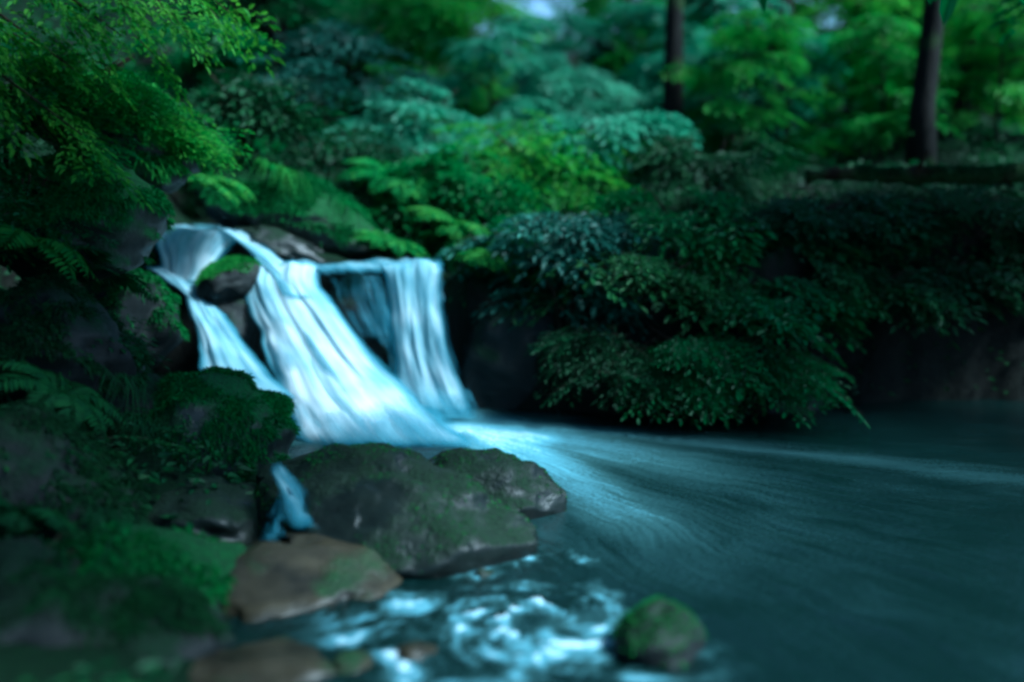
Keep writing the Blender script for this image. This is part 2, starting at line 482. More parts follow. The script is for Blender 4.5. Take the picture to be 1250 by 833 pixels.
# broken foam round the front rocks
bf = fbm(np.stack([fx * 5.5 + 1.6 * warp, fy * 5.5, 0 * fx], -1), 44, 6, 0.68)
d, t = seg_dist(fx, fy, zpts((480, 715), (470, 790), (560, 830), (700, 815), (770, 790)))
foam = np.maximum(foam, np.exp(-(d / 0.33) ** 2) * (0.22 + 0.62 * bf))
d, t = seg_dist(fx, fy, zpts((590, 700), (650, 680), (700, 690)))
foam = np.maximum(foam, np.exp(-(d / 0.13) ** 2) * (0.34 + 0.6 * bf))
# faint drift over the open pool
base = 0.13 * np.exp(-(np.hypot(fx - 0.6, (fy - 5.4) * 0.7) / 1.3) ** 2) + 0.018
foam = np.maximum(foam, base + 0.06 * warp)
ox, oy = -0.75, 7.9
rr = np.hypot(fx - ox, fy - oy)
th = np.arctan2(fy - oy, fx - ox) + 0.03 * warp
near_e = np.exp(-(er / 0.45) ** 2)
wz = 0.009 * fbm(np.stack([rr * 1.5, th * 9, 0 * rr], -1), 5, 3) + (0.07 * (fy > 6.6) + .02) * np.clip(foam - 0.62, 0, 1) * (0.6 + fbm(np.stack([fx * 4, fy * 4, 0 * fx], -1), 6, 3))
wz += 0.008 * near_e * sp
uvp = np.stack([rr, th * 1.6], -1)
me = mesh_np('pool_water', np.stack([fx, fy, wz], -1), grid_faces(len(px_), len(py_)), uv=uvp, attrs={'foam': np.clip(foam, 0, 1.3)})
tag(link('pool_water', me, M['pool']), kind='structure')

# ------------------------------------------------------------------ waterfall
def fall_sheet(rows, bulge, seed, nu=46, nv=110, layers=2, soft=0.22, top_soft=0.04, bot_soft=0.10, gap=0.05, dens=1.0, strands=14):
    L = np.array([list(at(*r[0])) for r in rows]); Rr = np.array([list(at(*r[1])) for r in rows])
    k = np.arange(len(rows))
    tv = np.linspace(0, len(rows) - 1, nv)
    def sm(a):
        b = np.stack([np.interp(tv, k, a[:, c]) for c in range(3)], -1)
        ker = np.hanning(max(5, nv // (len(rows)) | 1)); ker /= ker.sum()
        h = len(ker) // 2
        bb = np.vstack([b[0] - (b[1:h + 1][::-1] - b[0]), b, b[-1] - (b[-h - 1:-1][::-1] - b[-1])])
        return np.stack([np.convolve(bb[:, c], ker, 'valid') for c in range(3)], -1)
    L, Rr = sm(L), sm(Rr)
    u = np.linspace(0, 1, nu)
    vs, fs, us, es, n = [], [], [], [], 0
    width = np.linalg.norm(Rr - L, axis=1).mean()
    leng = np.concatenate([[0], np.cumsum(np.linalg.norm(np.diff((L + Rr) / 2, axis=0), axis=1))])
    for ly in range(layers):
        P = L[:, None, :] * (1 - u)[None, :, None] + Rr[:, None, :] * u[None, :, None]
        uu = np.broadcast_to(u[None, :], P.shape[:2]); vv = np.broadcast_to(leng[:, None], P.shape[:2])
        q = np.stack([uu * width * 9, vv * 1.3, np.full(P.shape[:2], seed + ly * 7.3)], -1).reshape(-1, 3)
        nz = fbm(q, seed + ly, 3).reshape(P.shape[:2])
        b = bulge * np.sin(math.pi * uu) + 0.035 * nz
        P[..., 1] -= b - ly * gap
        P[..., 2] += 0.3 * b
        if ly == 0:
            lipn = fbm(np.stack([u * width * 5, 0 * u + seed, 0 * u], -1), seed + 60, 3)
            ern = fbm(np.stack([leng * 3.5, 0 * leng + seed, 0 * leng], -1), seed + 61, 3)
            erR = fbm(np.stack([leng * 3.5, 0 * leng + seed, 0 * leng + 9], -1), seed + 62, 3)
        P[..., 2] += 0.03 * lipn[None, :] * (1 - sstep(0.0, 0.35, np.linspace(0, 1, nv)))[:, None]
        P[..., 0] += 0.035 * (ern[:, None] * ((1 - u) ** 5)[None, :] + erR[:, None] * (u ** 5)[None, :])
        if ly == 0: P0 = P.copy()
        edge = dens * sstep(0, soft, uu) * sstep(0, soft, 1 - uu)
        tt = np.linspace(0, 1, nv)[:, None] + 0 * uu
        edge = edge * (0.25 + 0.75 * sstep(0, top_soft, tt)) * (0.15 + 0.85 * sstep(0, bot_soft, 1 - tt))
        vs.append(P.reshape(-1, 3)); es.append(edge.ravel())
        us.append(np.stack([uu * width + seed * 1.7 + ly * 5.1, vv + seed + ly * 3.3], -1).reshape(-1, 2))
        fs.append(grid_faces(nu, nv) + n); n += nu * nv
    # loose strands in front of the sheet
    rs = np.random.default_rng(seed + 200)
    for k in range(int(strands * width)):
        c = rs.uniform(0.03, 0.97); hw = rs.uniform(0.015, 0.09) / width
        a = int(rs.uniform(0, .45) * nv); b2 = min(nv, a + int(rs.uniform(.3, .8) * nv))
        drift = rs.normal() * .08
        cc = np.clip(c + drift * np.linspace(0, 1, b2 - a) + .006 * np.sin(np.linspace(0, rs.uniform(1, 4), b2 - a)), 0, 1) * (nu - 1)
        rows_ = []
        for o_ in (-1, -.33, .33, 1):
            f_ = np.clip(cc + o_ * hw * (nu - 1) * (1 + np.linspace(0, 1, b2 - a)), 0, nu - 1.001); i_ = f_.astype(int); w_ = (f_ - i_)[:, None]
            rr_ = np.arange(a, b2)
            q_ = P0[rr_, i_] * (1 - w_) + P0[rr_, i_ + 1] * w_
            q_ = q_ + np.array([0, -1, .4]) * (rs.uniform(.012, .05) if o_ == -1 else 0.0) * 0 + np.array([0, -1, .3]) * (0.004 + 0.02 * np.sin(np.linspace(0, 3.14, b2 - a)))[:, None]
            rows_.append(q_)
        V_ = np.stack(rows_, 1)
        t_ = np.linspace(0, 1, b2 - a)
        E_ = (sstep(0, .25, t_) * sstep(0, .35, 1 - t_))[:, None] * np.array([0, .5, .5, 0])[None, :] * rs.uniform(.6, 1.0)
        vs.append(V_.reshape(-1, 3)); es.append(E_.ravel())
        us.append(np.stack([np.broadcast_to(np.array([0, .02, .04, .06]), E_.shape) + rs.uniform(0, 40), np.broadcast_to(leng[a:b2][:, None], E_.shape) + rs.uniform(0, 40)], -1).reshape(-1, 2))
        fs.append(grid_faces(4, b2 - a) + n); n += 4 * (b2 - a)
    return mesh_np('sheet', np.concatenate(vs), np.concatenate(fs), uv=np.concatenate(us), attrs={'edge': np.concatenate(es)})

wf = empty('waterfall', tuple(onz(480, 530)))
tag(wf, 'silky white waterfall spilling over mossy ledges in several chutes into the pool', 'waterfall')
def fall(name, rows, bulge, seed, label=None, parent=wf, **kw):
    o = link(name, fall_sheet(rows, bulge, seed, **kw), M['fall'])
    o.parent = parent
    o.location = -Vector(parent.location)
    if label: o['label'] = label
    return o
fall('upper_curtain', [((196, 275, 9.5), (296, 283, 9.5)), ((188, 275, 9.1), (300, 286, 9.1)), ((183, 276, 8.82), (302, 290, 8.80)), ((186, 300, 8.72), (275, 312, 8.70)), ((196, 330, 8.62), (262, 335, 8.6)), ((200, 352, 8.5), (250, 352, 8.5))], 0.06, 1, 'thin upper curtain at the head of the waterfall', soft=0.15)
fall('upper_chute', [((255, 278, 8.85), (300, 282, 8.9)), ((275, 288, 8.75), (325, 300, 8.8)), ((305, 312, 8.5), (350, 322, 8.6)), ((325, 335, 8.3), (395, 352, 8.35)), ((340, 365, 8.1), (420, 380, 8.2))], 0.07, 2, None)
fall('left_chute', [((170, 322, 8.55), (215, 338, 8.55)), ((196, 338, 8.4), (248, 352, 8.4)), ((222, 362, 8.2), (272, 378, 8.2)), ((234, 405, 7.9), (300, 412, 7.9)), ((232, 450, 7.5), (340, 462, 7.5)), ((270, 480, 7.3), (390, 500, 7.3))], 0.08, 3, 'narrow chute on the left side of the waterfall')
fall('main_chute', [((300, 322, 8.55), (400, 326, 8.6)), ((290, 345, 8.35), (398, 348, 8.4)), ((300, 385, 8.15), (430, 392, 8.15)), ((312, 425, 7.9), (468, 440, 7.9)), ((325, 470, 7.6), (512, 482, 7.55)), ((340, 515, 7.3), (560, 520, 7.2)), ((360, 555, 7.0), (610, 556, 6.9))], 0.14, 4, 'broad white main chute in the middle of the waterfall', soft=0.14, dens=1.12)
fall('ledge_sheet', [((345, 322, 8.85), (545, 320, 8.85)), ((350, 325, 8.6), (548, 321, 8.62)), ((365, 330, 8.46), (547, 329, 8.5)), ((385, 344, 8.4), (545, 346, 8.44))], 0.03, 5, None, soft=0.08, bot_soft=0.5, dens=0.85)
fall('thin_veil', [((388, 332, 8.46), (480, 332, 8.46)), ((395, 365, 8.3), (482, 365, 8.36)), ((420, 400, 8.2), (486, 400, 8.32)), ((450, 440, 8.1), (492, 440, 8.28))], 0.05, 7, 'thin broken veil of water over the dark hollow', soft=0.2, dens=0.42, bot_soft=0.3, strands=12)
fall('side_curtain', [((455, 324, 8.55), (546, 322, 8.55)), ((458, 334, 8.44), (546, 333, 8.44)), ((470, 380, 8.36), (545, 380, 8.36)), ((474, 430, 8.3), (552, 430, 8.3)), ((480, 475, 8.22), (572, 480, 8.22)), ((490, 512, 8.05), (592, 512, 8.05))], 0.07, 6, 'straight curtain on the right side of the waterfall', soft=0.16)

fall('spray', [((330, 478, 7.25), (560, 470, 7.4)), ((322, 505, 7.05), (590, 500, 7.2)), ((330, 530, 6.9), (620, 530, 7.0)), ((350, 560, 6.75), (650, 558, 6.8))], 0.10, 9, 'soft white spray at the foot of the main chute', soft=0.3, top_soft=0.6, bot_soft=0.3, dens=0.62, strands=8)
fall('spray', [((480, 460, 8.1), (572, 462, 8.1)), ((484, 482, 8.0), (588, 484, 8.0)), ((495, 505, 7.85), (605, 506, 7.85)), ((505, 520, 7.7), (625, 520, 7.7))], 0.05, 10, 'soft spray at the foot of the right curtain', soft=0.35, top_soft=0.6, bot_soft=0.3, dens=0.6, strands=6)
sc_ = empty('side_cascade', tuple(onz(370, 660)))
tag(sc_, 'small broken blue-white cascade trickling down rocks left of the big central boulder', 'cascade')
fall('trickle', [((318, 556, 5.2), (346, 562, 5.2)), ((326, 580, 5.0), (356, 584, 5.0)), ((340, 606, 4.85), (376, 608, 4.85)), ((350, 632, 4.7), (388, 634, 4.7)), ((346, 664, 4.45), (402, 660, 4.45))], 0.03, 8, None, parent=sc_, soft=0.4, dens=0.8, strands=60, bot_soft=0.3, top_soft=.2)
fall('trickle', [((330, 600, 4.95), (362, 606, 4.95)), ((322, 625, 4.75), (352, 630, 4.75)), ((316, 648, 4.6), (350, 650, 4.6)), ((308, 672, 4.4), (352, 670, 4.4))], 0.02, 11, None, parent=sc_, soft=0.45, dens=0.62, strands=60, bot_soft=0.3, top_soft=.3)

# ------------------------------------------------------------------ rocks
_ico = {}
def ico(sub):
    if sub not in _ico:
        bm = bmesh.new()
        bmesh.ops.create_icosphere(bm, subdivisions=sub, radius=1)
        v = np.array([x.co[:] for x in bm.verts]); f = np.array([[q.index for q in p.verts] for p in bm.faces])
        bm.free(); _ico[sub] = (v, f)
    return _ico[sub]

def rotm(rx, ry, rz):
    return np.array(Matrix.Rotation(rz, 3, 'Z') @ Matrix.Rotation(ry, 3, 'Y') @ Matrix.Rotation(rx, 3, 'X'))

def blades(pts, nrm, n, length, width, down, rng, curl=0.5):
    """short moss / grass blades standing on a surface"""
    t = rng.normal(size=(n, 3)) * 0.45
    d = nrm + t + np.array([0, 0, -down]) + np.array([0.25, -0.25, 0])
    d /= np.linalg.norm(d, axis=1)[:, None]
    s = np.cross(d, rng.normal(size=(n, 3))); s /= np.linalg.norm(s, axis=1)[:, None] + 1e-9
    L = length * rng.uniform(0.5, 1.3, n)[:, None]; W = width * rng.uniform(0.6, 1.3, n)[:, None]
    mid = pts + d * L * 0.55
    tip = pts + d * L + np.array([0, 0, -1]) * L * curl * 0.6
    v = np.stack([pts - s * W, pts + s * W, mid + s * W * 0.7, mid - s * W * 0.7, tip], 1).reshape(-1, 3)
    i = np.arange(n) * 5
    q = np.stack([i, i + 1, i + 2, i + 3], 1); tr = np.stack([i + 3, i + 2, i + 4], 1)
    return v, q, tr

def rock(name, label, cat, c, size, mat, seed, rot=(0, 0, 0), sub=5, rough=0.28, moss=0, moss_len=0.045, group=None, flat=0.0, down=0.3, mossname='moss', mz=0.25, mossmat='moss'):
    v, f = ico(sub)
    v = v.copy()
    n = fbm(v * 1.15 + seed * 3.1, seed, 3)
    r = 1 + rough * n
    # broken facets
    rg = np.random.default_rng(seed)
    for k in range(7):
        dv = rg.normal(size=3); dv /= np.linalg.norm(dv)
        h = rg.uniform(0.72, 0.95)
        pr = (v @ dv) * r
        r = np.where(pr > h, r * (h + (pr - h) * 0.25) / np.maximum(pr, 1e-6), r)
    v = v * r[:, None]
    if flat: v[:, 2] = np.where(v[:, 2] > 0, v[:, 2] * (1 - flat * sstep(0.2, 0.9, v[:, 2])), v[:, 2])
    v = v * np.array(size)
    v += 0.05 * min(size) * (fbm(v * 7 + seed, seed + 5, 4))[:, None] * np.ones(3)
    v = v @ rotm(*[R(a) for a in rot]).T
    me = mesh_np(name, v, f)
    o = link(name, me, M[mat], loc=tuple(c))
    tag(o, label, cat, group)
    if moss:
        fv = v[f]
        nr = np.cross(fv[:, 1] - fv[:, 0], fv[:, 2] - fv[:, 0])
        ar = np.linalg.norm(nr, axis=1); nr /= ar[:, None] + 1e-12
        ce = fv.mean(1)
        wgt = ar * sstep(mz - 0.35, mz + 0.4, nr[:, 2]) * sstep(-0.25, 0.25, fbm((ce + np.array(c)) * 3.0, seed + 40, 3) + 0.15)
        wgt /= wgt.sum()
        idx = rg.choice(len(f), moss, p=wgt)
        bc = rg.dirichlet((1, 1, 1), moss)
        P = (fv[idx] * bc[:, :, None]).sum(1)
        g = Geo(); g.add(*blades(P - nr[idx] * 0.004, nr[idx], moss, moss_len, moss_len * 0.09 + 0.0015, down, rg))
        link(mossname, g.mesh(mossname, False), M[mossmat], o)
    return o

def rk(px, py, Y): return at(px, py, Y)
# the boulders in the stream
rock('boulder', 'broad dark wet boulder in the middle of the stream below the main chute', 'boulder', (-0.68, 5.15, 0.0), (0.84, 0.68, 0.46), 'rock_wet', 11, (0, 8, -38), 6, rough=0.2, moss=3500, moss_len=0.02, mz=0.5)
rock('boulder', 'rounded dark boulder hump washed by the white current where it turns right', 'boulder', (-0.17, 5.62, 0.0), (0.48, 0.44, 0.34), 'rock_wet', 12, (0, 5, -20), 6, rough=0.15, moss=1500, moss_len=0.018, mz=0.5)
rock('mossy_stone', 'small round mossy stone alone in the pool at the bottom of the photo', 'stone', onz(815, 800) + Vector((0, 0.1, 0.03)), (0.20, 0.17, 0.15), 'rock_dark', 13, (0, 6, 30), 5, rough=0.24, moss=1400, moss_len=0.022, mz=0.45)
rock('stone_slab', 'tan brown sloping stone slab at the water edge left of the foam eddy', 'stone slab', at(375, 725, 4.35), (0.40, 0.42, 0.17), 'rock_tan', 14, (8, 14, -30), 5)
rock('stone_slab', 'tan stone slab at the very bottom edge of the photo', 'stone slab', at(330, 838, 3.55), (0.45, 0.30, 0.13), 'rock_tan', 15, (5, 6, 10), 5)
rock('boulder', 'low mossy boulder at the lower left with bright green top', 'boulder', at(165, 725, 4.25), (0.52, 0.45, 0.33), 'rock_moss', 16, (0, 12, -15), 5, moss=6000, moss_len=0.05, down=0.6, mossmat='moss')
rock('wet_ledge', 'grey wet ledge stone just left of the small side cascade', 'rock', at(265, 640, 5.15), (0.42, 0.40, 0.17), 'rock_wet', 17, (0, 10, -15), 5)
rock('wet_ledge', 'dark stone step under the small side cascade', 'rock', at(365, 650, 5.6), (0.26, 0.38, 0.2), 'rock_dark', 18, (10, 0, 0), 5)
rock('boulder', 'rounded mossy boulder standing against the left foot of the waterfall', 'boulder', at(265, 540, 6.15), (0.45, 0.45, 0.46), 'rock_moss', 19, (0, 18, -10), 5, rough=0.18, moss=14000, moss_len=0.045, down=0.5)
rock('boulder', 'dark boulder left of the narrow left chute', 'boulder', at(150, 408, 7.3), (0.36, 0.42, 0.40), 'rock_dark', 20, (0, 20, 0), 5, moss=4500, moss_len=0.05, down=0.5, mz=0.4)
rock('boulder', 'high mossy boulder at the left edge level with the top of the falls', 'boulder', at(75, 275, 6.6), (0.62, 0.55, 0.42), 'rock_moss', 21, (0, 15, 0), 5, moss=14000, moss_len=0.06, down=0.8)
rock('boulder', 'long bright green mossy boulder above the waterfall lip', 'boulder', at(345, 258, 9.4), (0.88, 0.55, 0.38), 'rock_moss', 22, (0, 17, -8), 5, rough=0.2, moss=14000, moss_len=0.06, down=0.5)
rock('boulder', 'pale wet boulder between the upper curtain and the long mossy boulder', 'boulder', at(345, 300, 9.0), (0.45, 0.3, 0.16), 'rock_wet', 23, (0, 18, 0), 5)
rock('rock_wedge', 'dark wedge of rock with a green moss cap splitting the upper falls', 'rock', at(278, 346, 8.35), (0.30, 0.25, 0.21), 'rock_dark', 24, (0, -30, 0), 5, rough=0.15, moss=3500, moss_len=0.04, mz=0.6)
rock('rock_wedge', 'dark hollow rock between the main chute and the right curtain', 'rock', at(440, 395, 8.75), (0.36, 0.28, 0.44), 'rock_dark', 25, (0, 10, 0), 5, rough=0.06)
rock('bed_rock', 'dark rock bed showing through under the main chute', 'rock', at(400, 480, 8.75), (0.75, 0.5, 0.6), 'rock_dark', 26, (25, 10, 0), 5, rough=0.18)
rock('bed_rock', 'dark rock showing between the left chute and the main chute', 'rock', at(285, 405, 8.4), (0.32, 0.3, 0.4), 'rock_dark', 27, (0, 0, 0), 5, rough=0.18)
rock('cliff_rock', 'smooth dark cliff face right of the right curtain', 'rock', at(640, 455, 8.65), (0.68, 0.40, 0.85), 'rock_dark', 28, (0, 25, 0), 5, rough=0.14)
rock('cliff_rock', 'low black rock face under the leafy right bank', 'rock', at(850, 490, 8.45), (1.2, 0.4, 0.5), 'rock_dark', 29, (0, 8, 0), 5, rough=0.2)
rock('boulder', 'mossy boulder low on the left bank beside the tuft of ferns', 'boulder', at(35, 600, 4.9), (0.5, 0.45, 0.34), 'rock_dark', 30, (0, 15, 0), 5, moss=8000, moss_len=0.055, down=0.7, mossmat='moss_dark_shade')
rock('boulder', 'mossy boulder on the left bank under the hanging ferns', 'boulder', at(60, 430, 5.9), (0.55, 0.5, 0.42), 'rock_dark', 31, (0, 12, 0), 5, moss=8000, moss_len=0.055, down=0.7, mossmat='moss_dark_shade')
rock('boulder', 'small dark mossy boulder on the left bank halfway up beside the chute', 'boulder', at(150, 500, 6.2), (0.4, 0.4, 0.32), 'rock_dark', 32, (0, 22, 0), 5, moss=6000, moss_len=0.05, down=0.6, mossmat='moss_dark_shade')
rock('boulder', 'dark mossy boulder in the bottom left corner', 'boulder', at(50, 815, 3.6), (0.45, 0.4, 0.34), 'rock_dark', 33, (0, 5, 0), 5, moss=4000, moss_len=0.04, mz=0.5, mossmat='moss_dark_shade')
rock('boulder', 'mossy bank boulder in the upper left under the drooping grass', 'boulder', at(150, 165, 7.4), (0.62, 0.5, 0.38), 'rock_moss', 34, (0, 22, 0), 5, moss=14000, moss_len=0.09, down=1.0)

rock('boulder', 'dark flat boulder between the lower left mossy boulder and the bottom tan slab', 'boulder', at(165, 800, 3.7), (0.42, 0.3, 0.27), 'rock_dark', 35, (0, 8, 10), 5, moss=4500, moss_len=0.045, down=0.5, mz=0.35, mossmat='moss_dark_shade')
rock('boulder', 'dark boulder at the left edge under the lower left ferns', 'boulder', at(10, 735, 4.0), (0.40, 0.4, 0.26), 'rock_dark', 36, (0, 8, 0), 5, moss=5000, moss_len=0.05, down=0.6, mz=0.3, mossmat='moss_dark_shade')
for k, (px, py, r_, lab) in enumerate([(505, 800, .10, 'small brown stone breaking through the foam at the bottom'),
        (590, 705, .07, 'small dark stone at the front foot of the broad boulder'), (430, 815, .09, 'small brown stone right of the bottom tan slab')]):
    rock('stone', lab, 'stone', onz(px, py) + Vector((0, .03, -.01)), (r_, r_ * .8, r_ * .5), 'rock_tan' if k != 1 else 'rock_wet', 60 + k, (0, 0, 40 * k), 4)
# ------------------------------------------------------------------ foliage
def leaf_geo(pos, ax, nr, ln, width=0.42, fold=0.18, droop=0.15):
    """pointed folded leaves; arrays (n,3),(n,3),(n,3),(n)"""
    ax = ax / (np.linalg.norm(ax, axis=1)[:, None] + 1e-9)
    sd = np.cross(nr, ax); sd /= np.linalg.norm(sd, axis=1)[:, None] + 1e-9
    nn = np.cross(ax, sd)
    l = ln[:, None]
    p = lambda a, s, h: pos + ax * l * a + sd * l * s * width + nn * l * h
    v = np.stack([p(0, 0, 0), p(0.32, 0.5, fold * .5), p(0.68, 0.40, fold * .4 - droop * .4), p(1, 0, -droop), p(0.68, -0.40, fold * .4 - droop * .4), p(0.32, -0.5, fold * .5)], 1).reshape(-1, 3)
    i = np.arange(len(pos)) * 6
    q = np.vstack([np.stack([i, i + 3, i + 2, i + 1], 1), np.stack([i, i + 5, i + 4, i + 3], 1)])
    return v, q

def make_spray(rng, L=1.0, nside=5, leaf=0.13, droop=0.22):
    P, A, Nn, T = [], [], [], []
    tw = []
    def twig(o, d, ln, k):
        n = max(3, int(ln / (leaf * 0.55)))
        d = d / np.linalg.norm(d)
        side = np.array([-d[1], d[0], 0])
        for j in range(n):
            s = (j + 0.6) / n
            p = o + d * ln * s
            p = p + np.array([0, 0, -droop * (np.hypot(p[0], p[1]) / L) ** 2])
            sg = 1 if (j + k) % 2 else -1
            a = d * (0.55 + 0.5 * s) + side * sg * (0.8 - 0.35 * s) + rng.normal(size=3) * 0.16
            P.append(p); A.append(a); Nn.append(np.array([0, 0, 1]) + rng.normal(size=3) * 0.28); T.append(leaf * rng.uniform(0.65, 1.2) * (1.05 - 0.35 * s))
        P.append(o + d * ln + np.array([0, 0, -droop * (np.linalg.norm((o + d * ln)[:2]) / L) ** 2])); A.append(d + np.array([0, 0, -.2])); Nn.append(np.array([0, 0, 1.0])); T.append(leaf)
        tw.append((o, d, ln))
    twig(np.zeros(3), np.array([1.0, 0, 0]), L, 0)
    for j in range(nside):
        s = 0.15 + 0.7 * j / nside + rng.uniform(-.04, .04)
        for sg in (-1, 1):
            if rng.random() < 0.12: continue
            an = sg * R(rng.uniform(35, 60))
            twig(np.array([L * s, 0, 0]), np.array([math.cos(an), math.sin(an), rng.uniform(-.08, .08)]), L * (0.55 - 0.35 * s) * rng.uniform(.8, 1.15), j)
    return np.array(P), np.array(A), np.array(Nn), np.array(T), tw

RG = np.random.default_rng(5)
SPRAYS = [make_spray(RG, leaf=0.15, nside=5, droop=0.28) for _ in range(6)]
SPRAYS_BIG = [make_spray(RG, leaf=0.2, nside=4) for _ in range(6)]
SPRAYS_FINE = [make_spray(RG, leaf=0.085, nside=7, droop=0.3) for _ in range(6)]

def place_sprays(specs, lib, rng, twig_r=0.006):
    """specs: list of (pos, azimuth, pitch_down, roll, scale)"""
    gl, gt = Geo(), Geo()
    for pos, az, pd, ro, s in specs:
        P, A, Nn, T, tw = lib[rng.integers(len(lib))]
        m = np.array(Matrix.Rotation(az, 3, 'Z') @ Matrix.Rotation(pd, 3, 'Y') @ Matrix.Rotation(ro, 3, 'X'))
        v, q = leaf_geo((P * s) @ m.T + pos, A @ m.T, Nn @ m.T, T * s)
        gl.add(v, q)
        e = np.array([[0, 0, 0], [0.5, 0, -.05], [0.95, 0, -.2]]) * s
        tube(gt, e @ m.T + pos, [twig_r * s * 1.6, twig_r * s, twig_r * s * .3], 3, cap=False)
    return gl, gt

def bush_specs(rng, n, rx, ry, rz, smin, smax, lift=0.0, facing=None, spread=3.14, tiers=0):
    out = []
    if tiers:
        # layered branches: fans of sprays with dark gaps between them
        nf = max(4, n // 7)
        for b in range(nf):
            az = rng.uniform(-spread, spread) + (facing if facing is not None else 0)
            el = (rng.integers(tiers) + rng.uniform(.2, .5)) / tiers
            rad = rng.uniform(.5, 1.05) * math.sqrt(max(0.05, 1 - (el * .85) ** 2))
            ce = np.array([math.cos(az) * rx * rad, math.sin(az) * ry * rad, lift + rz * el])
            for q in range(7):
                s = rng.uniform(smin, smax)
                a2 = az + rng.normal() * .55
                out.append((ce + rng.normal(size=3) * np.array([.11, .11, .025]) - np.array([math.cos(a2), math.sin(a2), 0]) * s * .5, a2, R(rng.uniform(-2, 24)), rng.normal() * .14, s))
        return out
    for _ in range(n):
        az = rng.uniform(-spread, spread) + (facing if facing is not None else 0)
        el = rng.uniform(-0.15, 1.0)
        rad = rng.uniform(0.35, 1.0)
        ce = math.sqrt(max(0, 1 - min(1, el) ** 2))
        pos = np.array([math.cos(az) * rx * rad * ce, math.sin(az) * ry * rad * ce, lift + rz * el * rng.uniform(.5, 1)])
        s = rng.uniform(smin, smax)
        pos = pos - np.array([math.cos(az), math.sin(az), 0]) * s * 0.45
        out.append((pos, az + rng.normal() * 0.4, R(rng.uniform(-12, 28)) , rng.normal() * 0.22, s))
    return out

def shrub(label, base, size, mat, seed, n=45, lib=None, smin=0.35, smax=0.65, facing=None, spread=3.14, lift=0.25, name='shrub', cat='shrub', group=None, tiers=0):
    rng = np.random.default_rng(seed)
    rx, ry, rz = size
    root = empty(name, tuple(base))
    tag(root, label, cat, group)
    gl, gt = place_sprays(bush_specs(rng, n, rx, ry, rz, smin, smax, lift, facing, spread, tiers), lib or SPRAYS, rng)
    for k in range(5):
        a = rng.uniform(0, 6.28) if facing is None else facing + rng.uniform(-spread, spread) * .8
        e = np.array([math.cos(a) * rx * .6, math.sin(a) * ry * .6, lift + rz * rng.uniform(.4, .9)])
        mid = e * 0.5 + np.array([0, 0, rz * 0.18])
        tube(gt, [[0, 0, -0.25], mid, e], [0.022, 0.014, 0.006], 5)
    link('stem', gt.mesh('stem'), M['twig'], root)
    link('foliage', gl.mesh('foliage', False), M[mat], root)
    return root

def fern_mesh(seed, nf=13, L=0.6, up=0.9):
    rng = np.random.default_rng(seed)
    g = Geo()
    for k in range(nf):
        a = 6.283 * k / nf + rng.uniform(-.2, .2)
        l = L * rng.uniform(0.7, 1.15)
        s = np.linspace(0, 1, 22)
        el = up * rng.uniform(.75, 1.1)
        hor = l * (s * math.cos(el) + 0.28 * s ** 2); ver = l * (s * math.sin(el) - 0.75 * s ** 2.2)
        sp = np.stack([math.cos(a) * hor, math.sin(a) * hor, ver], -1)
        tn = np.gradient(sp, axis=0); tn /= np.linalg.norm(tn, axis=1)[:, None]
        side = np.array([-math.sin(a), math.cos(a), 0])
        wd = l * 0.26 * np.sin(np.pi * np.clip(s * 0.93 + 0.07, 0, 1)) ** 0.8
        for sg in (-1, 1):
            ax = side * sg + tn * 0.45 + np.array([0, 0, -0.18]) + rng.normal(size=(22, 3)) * 0.06
            nr = np.cross(tn, side) * 1.0 + 0 * ax
            v, q = leaf_geo(sp[2:], ax[2:], nr[2:], wd[2:], width=0.24, fold=0.05, droop=0.12)
            g.add(v, q)
        tube(g, sp[::4], np.linspace(0.005, 0.001, len(sp[::4])), 3, cap=False)
    return g.mesh('fern', False)

def grass_mesh(seed, n=120, L=0.45, lean=(0.5, -0.3)):
    rng = np.random.default_rng(seed)
    g = Geo()
    base = np.stack([rng.normal(0, .10, n), rng.normal(0, .10, n), np.zeros(n)], -1)
    a = rng.uniform(0, 6.283, n)
    l = L * rng.uniform(.5, 1.15, n)
    h = np.stack([np.cos(a) * .55 + lean[0], np.sin(a) * .55 + lean[1], 0 * a], -1)
    sd = np.stack([-h[:, 1], h[:, 0], 0 * a], -1); sd /= np.linalg.norm(sd, axis=1)[:, None] + 1e-9
    rows = []
    for s in (0, .3, .6, .85, 1.0):
        c = base + h * (l * s)[:, None] * 0.9 + np.array([0, 0, 1]) * (l * (0.85 * s - 1.25 * s ** 2))[:, None]
        wv = 0.005 * (1 - s ** 2 * .95)
        rows += [c - sd * wv, c + sd * wv]
    v = np.stack(rows, 1).reshape(-1, 3)
    i = np.arange(n) * 10
    q = np.vstack([np.stack([i + 2 * k, i + 2 * k + 1, i + 2 * k + 3, i + 2 * k + 2], 1) for k in range(4)])
    g.add(v, q)
    return g.mesh('grass_tuft', False)

# --- ferns and hanging grass on the left bank and the slope
FERN = [fern_mesh(100 + k) for k in range(4)]
GRASS = [grass_mesh(120 + k) for k in range(3)]
FERN_SHADE = [m_.copy() for m_ in FERN]; GRASS_SHADE = [m_.copy() for m_ in GRASS]
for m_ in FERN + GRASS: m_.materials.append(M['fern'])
for m_ in FERN_SHADE + GRASS_SHADE: m_.materials.append(M['fern_shade'])
def surf(px, py, Y0, Y1=30):
    """first terrain point along the sight line"""
    d = ray(px, py)
    for Y in np.arange(Y0, Y1, 0.05):
        p = Vector((0, 0, CAM_H)) + d * (Y / d.y)
        if tz(p.x, p.y) >= p.z: return p
    return p

